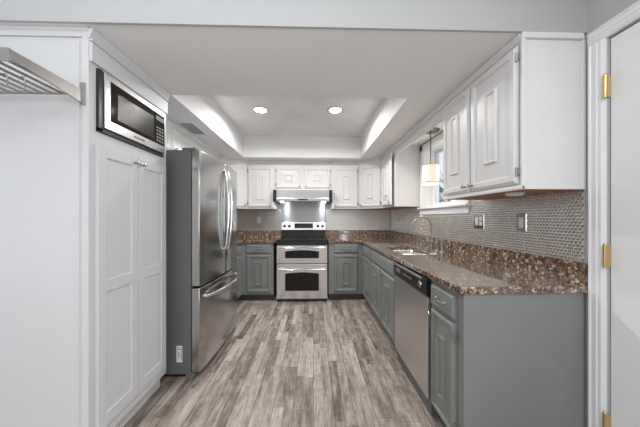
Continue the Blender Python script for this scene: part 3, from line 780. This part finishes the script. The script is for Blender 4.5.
for xx in (-.50, .165):
    bm = bmesh.new(); lathe(bm, [(.034, 0), (.034, .036), (.026, .044), (.01, .047)], (xx, HY+.10, HZ+.03), (0, 0, -1), 20); obj('lamp_lens', bm, 'hoodlamp', t, smooth=True)
    l = bpy.data.lights.new('hood_lamp_light', 'SPOT'); l.energy = 1.8; l.color = (.9, .95, 1); l.spot_size = math.radians(150); l.spot_blend = .7; l.shadow_soft_size = .03
    lo = bpy.data.objects.new('hood_lamp_light', l); COL.objects.link(lo); lo.location = (xx, HY+.22, HZ); lo.rotation_euler = (math.radians(12), 0, 0)

# ------------------------------------------------------------------ refrigerator
FY0, FY1 = 1.872, 2.785; FC = -.948
t = thing('french_door_refrigerator', 'stainless french-door refrigerator with bottom freezer and dark grey sides, beside the white pantry', 'refrigerator', (-1.3, 2.33, 0))
obj('case', box(-1.64, FC, FY0, FY1, .045, 1.775), 'case', t, .004)
for yy in (FY0+.04, FY1-.04):
    bm = bmesh.new(); bx(bm, FC-.05, FC+.012, yy-.022, yy+.022, 0, .045); obj('front_foot', bm, 'rubber', t, .004)
    bm = bmesh.new(); bx(bm, FC-.07, FC+.035, yy-.03, yy+.03, 1.776, 1.797); obj('hinge_cover', bm, 'case', t, .004)
bm = bmesh.new(); bx(bm, -1.64, FC-.012, FY0+.03, FY1-.03, .012, .045); obj('base_grille', bm, 'black', t)
yc = (FY0+FY1)/2; HWD = (FY1-FY0)/2
def face_x(y): return FC+.072+.026*(1-((y-yc)/HWD)**2)
def curved(y0, y1, z0, z1, n=14, back=FC+.006):
    bm = bmesh.new(); A, B = [], []
    ysv = [y0+(y1-y0)*i/n for i in range(n+1)]
    prof = [(back, y0)]+[(face_x(y)-(.006 if i in (0, n) else 0), y) for i, y in enumerate(ysv)]+[(back, y1)]
    prism(bm, prof, z0, z1); return bm
dl = obj('door', curved(FY0+.001, yc-.005, .722, 1.772), 'fridge_steel', t, .004, smooth=True)
dr = obj('door', curved(yc+.005, FY1-.001, .722, 1.772), 'fridge_steel', t, .004, smooth=True)
dz = obj('freezer_drawer', curved(FY0+.001, FY1-.001, .058, .705), 'fridge_steel', t, .004, smooth=True)
for d, s in ((dl, -1), (dr, 1)):
    y = yc+s*.036; pts = []
    for k in range(17):
        a = k/16; pts.append((face_x(y)+.014+.034*math.sin(PI*a)**.7, y+s*.004*math.sin(PI*a), .96+.74*a))
    bm = bmesh.new(); tube(bm, pts, .0145, 14)
    for k in (0, -1): tube(bm, [(face_x(y)-.004, y, pts[k][2]), pts[k]], .0135, 12)
    obj('door_handle', bm, 'chrome', d, smooth=True)
pts = []
for k in range(21):
    a = k/20; y = FY0+.075+(FY1-FY0-.15)*a; pts.append((face_x(y)+.012+.052*math.sin(PI*a)**.6, y, .625-.0*math.sin(PI*a)))
bm = bmesh.new(); tube(bm, pts, .0135, 14)
for k in (0, -1): tube(bm, [(face_x(pts[k][1])-.004, pts[k][1], pts[k][2]), pts[k]], .0145, 12)
obj('drawer_handle', bm, 'chrome', dz, smooth=True)
bm = bmesh.new(); bx(bm, -1.055, -1.010, FY0-.0006, FY0+.002, .140, .265); st = obj('rating_sticker', bm, 'sticker', t)
bm = bmesh.new()
for k in range(9):
    z = .148+k*.0125; bx(bm, -1.050, -1.050+random.choice((.012, .02, .03)), FY0-.001, FY0, z, z+.004+random.random()*.003)
for k in range(7): bx(bm, -1.022+k*.0014, -1.0213+k*.0014, FY0-.001, FY0, .15, .255)
obj('sticker_print', bm, 'rubber', st)

# ------------------------------------------------------------------ pantry with microwave
PX, PY0, PY1 = -1.098, 1.205, 1.812
MZ0, MZ1 = 1.690, 2.012; MY0, MY1 = 1.238, 1.768
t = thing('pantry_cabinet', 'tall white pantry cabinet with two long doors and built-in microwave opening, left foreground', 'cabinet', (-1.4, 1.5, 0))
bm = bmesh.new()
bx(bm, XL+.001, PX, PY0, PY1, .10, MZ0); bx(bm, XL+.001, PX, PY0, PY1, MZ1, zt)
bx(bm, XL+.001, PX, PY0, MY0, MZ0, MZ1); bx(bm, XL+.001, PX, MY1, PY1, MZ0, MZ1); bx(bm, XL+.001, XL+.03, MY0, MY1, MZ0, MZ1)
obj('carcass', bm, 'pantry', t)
bm = bmesh.new()       # side panel trim: stile at the front edge, rail under the crown
bx(bm, PX-.030, PX+.002, PY0-.010, PY0, .0, zt-.014); bx(bm, XL+.001, PX-.030, PY0-.010, PY0, zt-.040, zt-.014)
bx(bm, PX-.052, PX-.046, PY0-.004, PY0, 0, zt-.06)
obj('side_trim', bm, 'pantry', t, .002)
bm = bmesh.new(); bx(bm, PX, PX+.014, PY0-.004, PY1, 2.022, 2.115)
bx(bm, PX, PX+.024, PY0-.012, PY1+.003, 2.115, 2.125)
crown(bm, (PX+.006, PY0-.02, 0), (PX+.006, PY1+.003, 0), (1, 0, 0), h=.05, d=.026)
crown(bm, (XL, PY0-.002, 0), (PX+.02, PY0-.002, 0), (0, -1, 0), h=.018, d=.018)
obj('crown_moulding', bm, 'pantry', t, .002)
bm = bmesh.new(); bx(bm, PX-.065, PX-.050, PY0, PY1-.006, 0, .10); bx(bm, PX-.052, PX-.038, PY0, PY1-.006, 0, .075)
bx(bm, XL+.001, PX-.05, PY0, PY0+.02, 0, .10)
obj('plinth', bm, 'pantry', t, .004)
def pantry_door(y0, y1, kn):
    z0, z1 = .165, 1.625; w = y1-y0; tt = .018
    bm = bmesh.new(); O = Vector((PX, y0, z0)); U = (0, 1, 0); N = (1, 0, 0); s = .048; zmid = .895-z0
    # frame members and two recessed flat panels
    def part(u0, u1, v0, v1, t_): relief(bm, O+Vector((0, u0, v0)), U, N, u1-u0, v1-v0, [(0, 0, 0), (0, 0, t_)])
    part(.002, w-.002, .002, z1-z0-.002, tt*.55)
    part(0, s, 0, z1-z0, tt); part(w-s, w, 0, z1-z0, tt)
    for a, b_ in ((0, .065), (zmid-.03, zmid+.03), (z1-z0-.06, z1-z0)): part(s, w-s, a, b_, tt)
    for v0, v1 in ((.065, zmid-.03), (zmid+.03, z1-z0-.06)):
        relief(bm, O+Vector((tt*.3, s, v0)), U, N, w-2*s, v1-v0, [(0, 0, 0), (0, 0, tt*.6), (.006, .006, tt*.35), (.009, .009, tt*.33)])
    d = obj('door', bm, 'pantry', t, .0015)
    knob(d, (PX+tt, kn, 1.585), (1, 0, 0), .012)
    bm = bmesh.new(); lathe(bm, [(.004, 0), (.004, .020)], (PX+tt, kn, 1.585), (1, 0, 0), 8)
pantry_door(1.232, 1.505, 1.478); pantry_door(1.510, 1.785, 1.537)

t = thing('microwave_oven', 'stainless and black glass microwave built into the tall white pantry', 'microwave', (-1.3, 1.5, MZ0))
obj('case', box(-1.52, PX-.004, MY0+.004, MY1-.004, MZ0+.002, MZ1-.004), 'case', t)
X0 = PX+.001
bm = bmesh.new(); bx(bm, X0-.006, X0+.012, MY0+.001, MY0+.026, MZ0+.002, MZ1-.002); bx(bm, X0-.006, X0+.012, MY0+.001, MY1-.001, MZ0+.001, MZ0+.022); obj('black_bezel', bm, 'black', t, .002)
y0, y1 = MY0+.027, MY1-.004; z0, z1 = MZ0+.024, MZ1-.004
bm = bmesh.new(); bx(bm, X0-.004, X0+.022, y0, y1, z0, z1); fr = obj('door', bm, 'steel', t, .003)
gx = X0+.022
bm = bmesh.new(); bx(bm, gx, gx+.003, y0+.035, y1-.012, z0+.050, z1-.035); gl = obj('door_glass', bm, 'glassblack', fr, .001)
bm = bmesh.new(); relief(bm, (gx+.003, y0+.075, z0+.070), (0, 1, 0), (1, 0, 0), .30, .150, [(0, 0, 0), (.002, .002, .0006)]); ob = obj('viewing_window', bm, paint('dim_mesh_window', (.035, .031, .028), .10, .1, .3, 900, .001), gl)
bm = bmesh.new(); bx(bm, gx+.003, gx+.0045, y1-.105, y1-.022, z1-.085, z1-.055); obj('display', bm, 'display', gl)
bm = bmesh.new()
for r_ in range(5):
    for k in range(3): bx(bm, gx+.003, gx+.004, y1-.100+k*.027, y1-.082+k*.027, z0+.066+r_*.022, z0+.078+r_*.022)
obj('keypad', bm, 'rubber', gl)
bm = bmesh.new(); bx(bm, gx, gx+.001, y0+.20, y0+.29, z0+.022, z0+.032); obj('badge', bm, 'rubber', fr)

# ------------------------------------------------------------------ metal rod rack fixed to the pantry side
RZ = 1.836; YF, YK = .905, PY0-.013
t = thing('hanging_rack', 'brushed metal wall rack of parallel rods fixed to the side of the white pantry', 'rack', (-1.35, 1.05, RZ))
for xx in (-1.118, -1.60):
    bm = bmesh.new(); A = [bm.verts.new((xx-.004, y, z)) for y, z in ((YF, RZ+.004), (YF, RZ+.038), (YK, RZ+.034), (YK, RZ-.030))]
    Bv = [bm.verts.new((xx+.004, v_.co.y, v_.co.z)) for v_ in A]; bm.faces.new(A); bm.faces.new(Bv[::-1])
    for i in range(4): bm.faces.new((A[i], Bv[i], Bv[(i+1) % 4], A[(i+1) % 4]))
    obj('side_bar', bm, 'rack', t, .001)
    obj('wall_bracket', box(xx-.014, xx+.010, YK-.004, YK+.002, RZ-.036, RZ+.072), 'rack', t, .001)
bm = bmesh.new(); tube(bm, [(-1.60, YK-.015, RZ+.012), (-1.12, YK-.015, RZ+.012)], .006, 10); obj('back_rail', bm, 'rack', t, smooth=True)
bm = bmesh.new(); bx(bm, -1.61, -1.108, YF-.006, YF+.002, RZ-.012, RZ+.036); obj('front_rail', bm, 'rack', t, .001)
x = -1.155
while x > -1.59:
    bm = bmesh.new(); tube(bm, [(x, YF, RZ+.012), (x, YK-.012, RZ+.012)], .0062, 8); obj('rod', bm, 'rack', t, smooth=True); x -= .047
def shook(x, y, label):
    bm = bmesh.new(); z = RZ+.012; pts = []
    for k in range(9): a = PI*k/8; pts.append((x-.011*math.cos(a), y, z+.011*math.sin(a)-.001))
    for k in range(1, 10): a = PI+PI*k/9; pts.append((x+.011+.0*k+.011-.011*1+.011*math.cos(a)*-1-.011, y, z-.035-.011*abs(math.sin(a))))
    tube(bm, pts, .0025, 6); return tag(obj('rack_hook', bm, 'rack', smooth=True), label, 'hook', 'small hooks on the rack')
shook(-1.249, 1.06, 'small metal hook on the rack rods, the right one nearer the pantry')
shook(-1.296, 1.04, 'small metal hook on the rack rods, just left of the right one')
shook(-1.390, 1.02, 'small metal hook on the rack rods at the left edge of the photo')

# ------------------------------------------------------------------ ceiling fittings
for px, py, lab in ((-.612, 2.79, 'left'), (.252, 2.77, 'right')):
    t = thing('recessed_light', 'round lit recessed ceiling light, %s one of the two in the raised tray' % lab, 'ceiling light', (px, py, ZT), 'recessed lights in the tray ceiling')
    bm = bmesh.new(); n = 32; ks = []
    for r, z in ((.098, ZT), (.098, ZT-.004), (.090, ZT-.007), (.070, ZT-.006), (.066, ZT-.001)):
        ks.append([bm.verts.new((px+r*math.cos(2*PI*i/n), py+r*math.sin(2*PI*i/n), z)) for i in range(n)])
    for a in range(len(ks)-1):
        for i in range(n): bm.faces.new((ks[a][i], ks[a][(i+1) % n], ks[a+1][(i+1) % n], ks[a+1][i]))
    obj('trim_ring', bm, 'trim', t, smooth=True)
    bm = bmesh.new(); lathe(bm, [(.066, 0), (.066, .002), (.05, .004)], (px, py, ZT-.0005), (0, 0, -1), 28); obj('lamp_lens', bm, 'lamp', t, smooth=True)
    area('recessed_lamp_light', (px, py, ZT-.02), (0, 0, 0), .13, .13, 10.8, (1, .985, .965), 'DISK', spread=164)
t = thing('ceiling_vent', 'white rectangular air vent in the ceiling above the refrigerator', 'vent', (-1.25, 2.5, ZC))
vx0, vx1, vy0, vy1 = -1.340, -1.160, 2.33, 2.69
bm = bmesh.new(); cells(bm, [vx0, vx0+.025, vx1-.025, vx1], [vy0, vy0+.025, vy1-.025, vy1], lambda X, Y: not (vx0+.025 < X < vx1-.025 and vy0+.025 < Y < vy1-.025), ZC-.008, ZC)
obj('frame', bm, 'trim', t, .002)
for k in range(13):
    y = vy0+.034+k*.0245; bm = bmesh.new(); extr(bm, [(0, 0, 0), (0, .012, .006), (0, .012, .007), (0, 0, .001)], (vx0+.025, y, ZC-.0075), (vx1-.025, y, ZC-.0075)); obj('louvre', bm, 'trim', t)
obj('duct_opening', box(vx0+.025, vx1-.025, vy0+.025, vy1-.025, ZC-.0012, ZC-.0004), 'duct', t)

# pendant over the sink
px, py = 1.238, 2.50
t = thing('pendant_light', 'small lit pendant with white drum shade hanging over the sink by the window', 'pendant lamp', (px, py, ZC))
bm = bmesh.new(); lathe(bm, [(.088, 0), (.088, .006), (.076, .016), (.03, .022), (.008, .024)], (px, py, ZC), (0, 0, -1), 28); obj('canopy', bm, 'bronze', t, smooth=True)
bm = bmesh.new(); tube(bm, [(px, py, ZC-.02), (px, py, 1.815)], .0058, 8); obj('rod', bm, 'bronze', t, smooth=True)
bm = bmesh.new(); n = 32; rr = .083; zt_, zb_ = 1.806, 1.606
rg = [[bm.verts.new((px+r*math.cos(2*PI*i/n), py+r*math.sin(2*PI*i/n), z)) for i in range(n)] for r, z in ((rr, zt_), (rr, zb_), (rr-.003, zb_), (rr-.003, zt_))]
for a in range(4):
    for i in range(n): bm.faces.new((rg[a][i], rg[a][(i+1) % n], rg[(a+1) % 4][(i+1) % n], rg[(a+1) % 4][i]))
sh = obj('drum_shade', bm, 'shade', t, smooth=True)
for z in (zt_, zb_+.02):
    bm = bmesh.new(); pts = [(px+(rr+.001)*math.cos(2*PI*i/32), py+(rr+.001)*math.sin(2*PI*i/32), z) for i in range(33)]; tube(bm, pts, .0022, 6); obj('shade_band', bm, 'bronze', sh, smooth=True)
bm = bmesh.new()
for k in range(3): a = 2*PI*k/3; tube(bm, [(px, py, 1.814), (px+rr*math.cos(a), py+rr*math.sin(a), zt_)], .0022, 6)
lathe(bm, [(.012, 0), (.012, .04)], (px, py, 1.775), (0, 0, 1), 12)
obj('spider', bm, 'bronze', t, smooth=True)
bm = bmesh.new(); lathe(bm, [(.010, .03), (.018, .01), (.024, -.02), (.020, -.045), (.006, -.055)], (px, py, 1.745), (0, 0, 1), 16); obj('bulb', bm, 'bulb', t, smooth=True)
bm = bmesh.new(); lathe(bm, [(rr-.004, 0), (rr-.004, .002)], (px, py, zb_+.012), (0, 0, 1), 28); obj('diffuser', bm, 'shade', t, smooth=True)
l = bpy.data.lights.new('pendant_lamp_light', 'POINT'); l.energy = 1.3; l.color = (1, .86, .68); l.shadow_soft_size = .06
lo = bpy.data.objects.new('pendant_lamp_light', l); COL.objects.link(lo); lo.location = (px, py, 1.58)
l = bpy.data.lights.new('pendant_lamp_uplight', 'POINT'); l.energy = .5; l.color = (1, .9, .76); l.shadow_soft_size = .03
lo = bpy.data.objects.new('pendant_lamp_uplight', l); COL.objects.link(lo); lo.location = (px, py, 1.86)
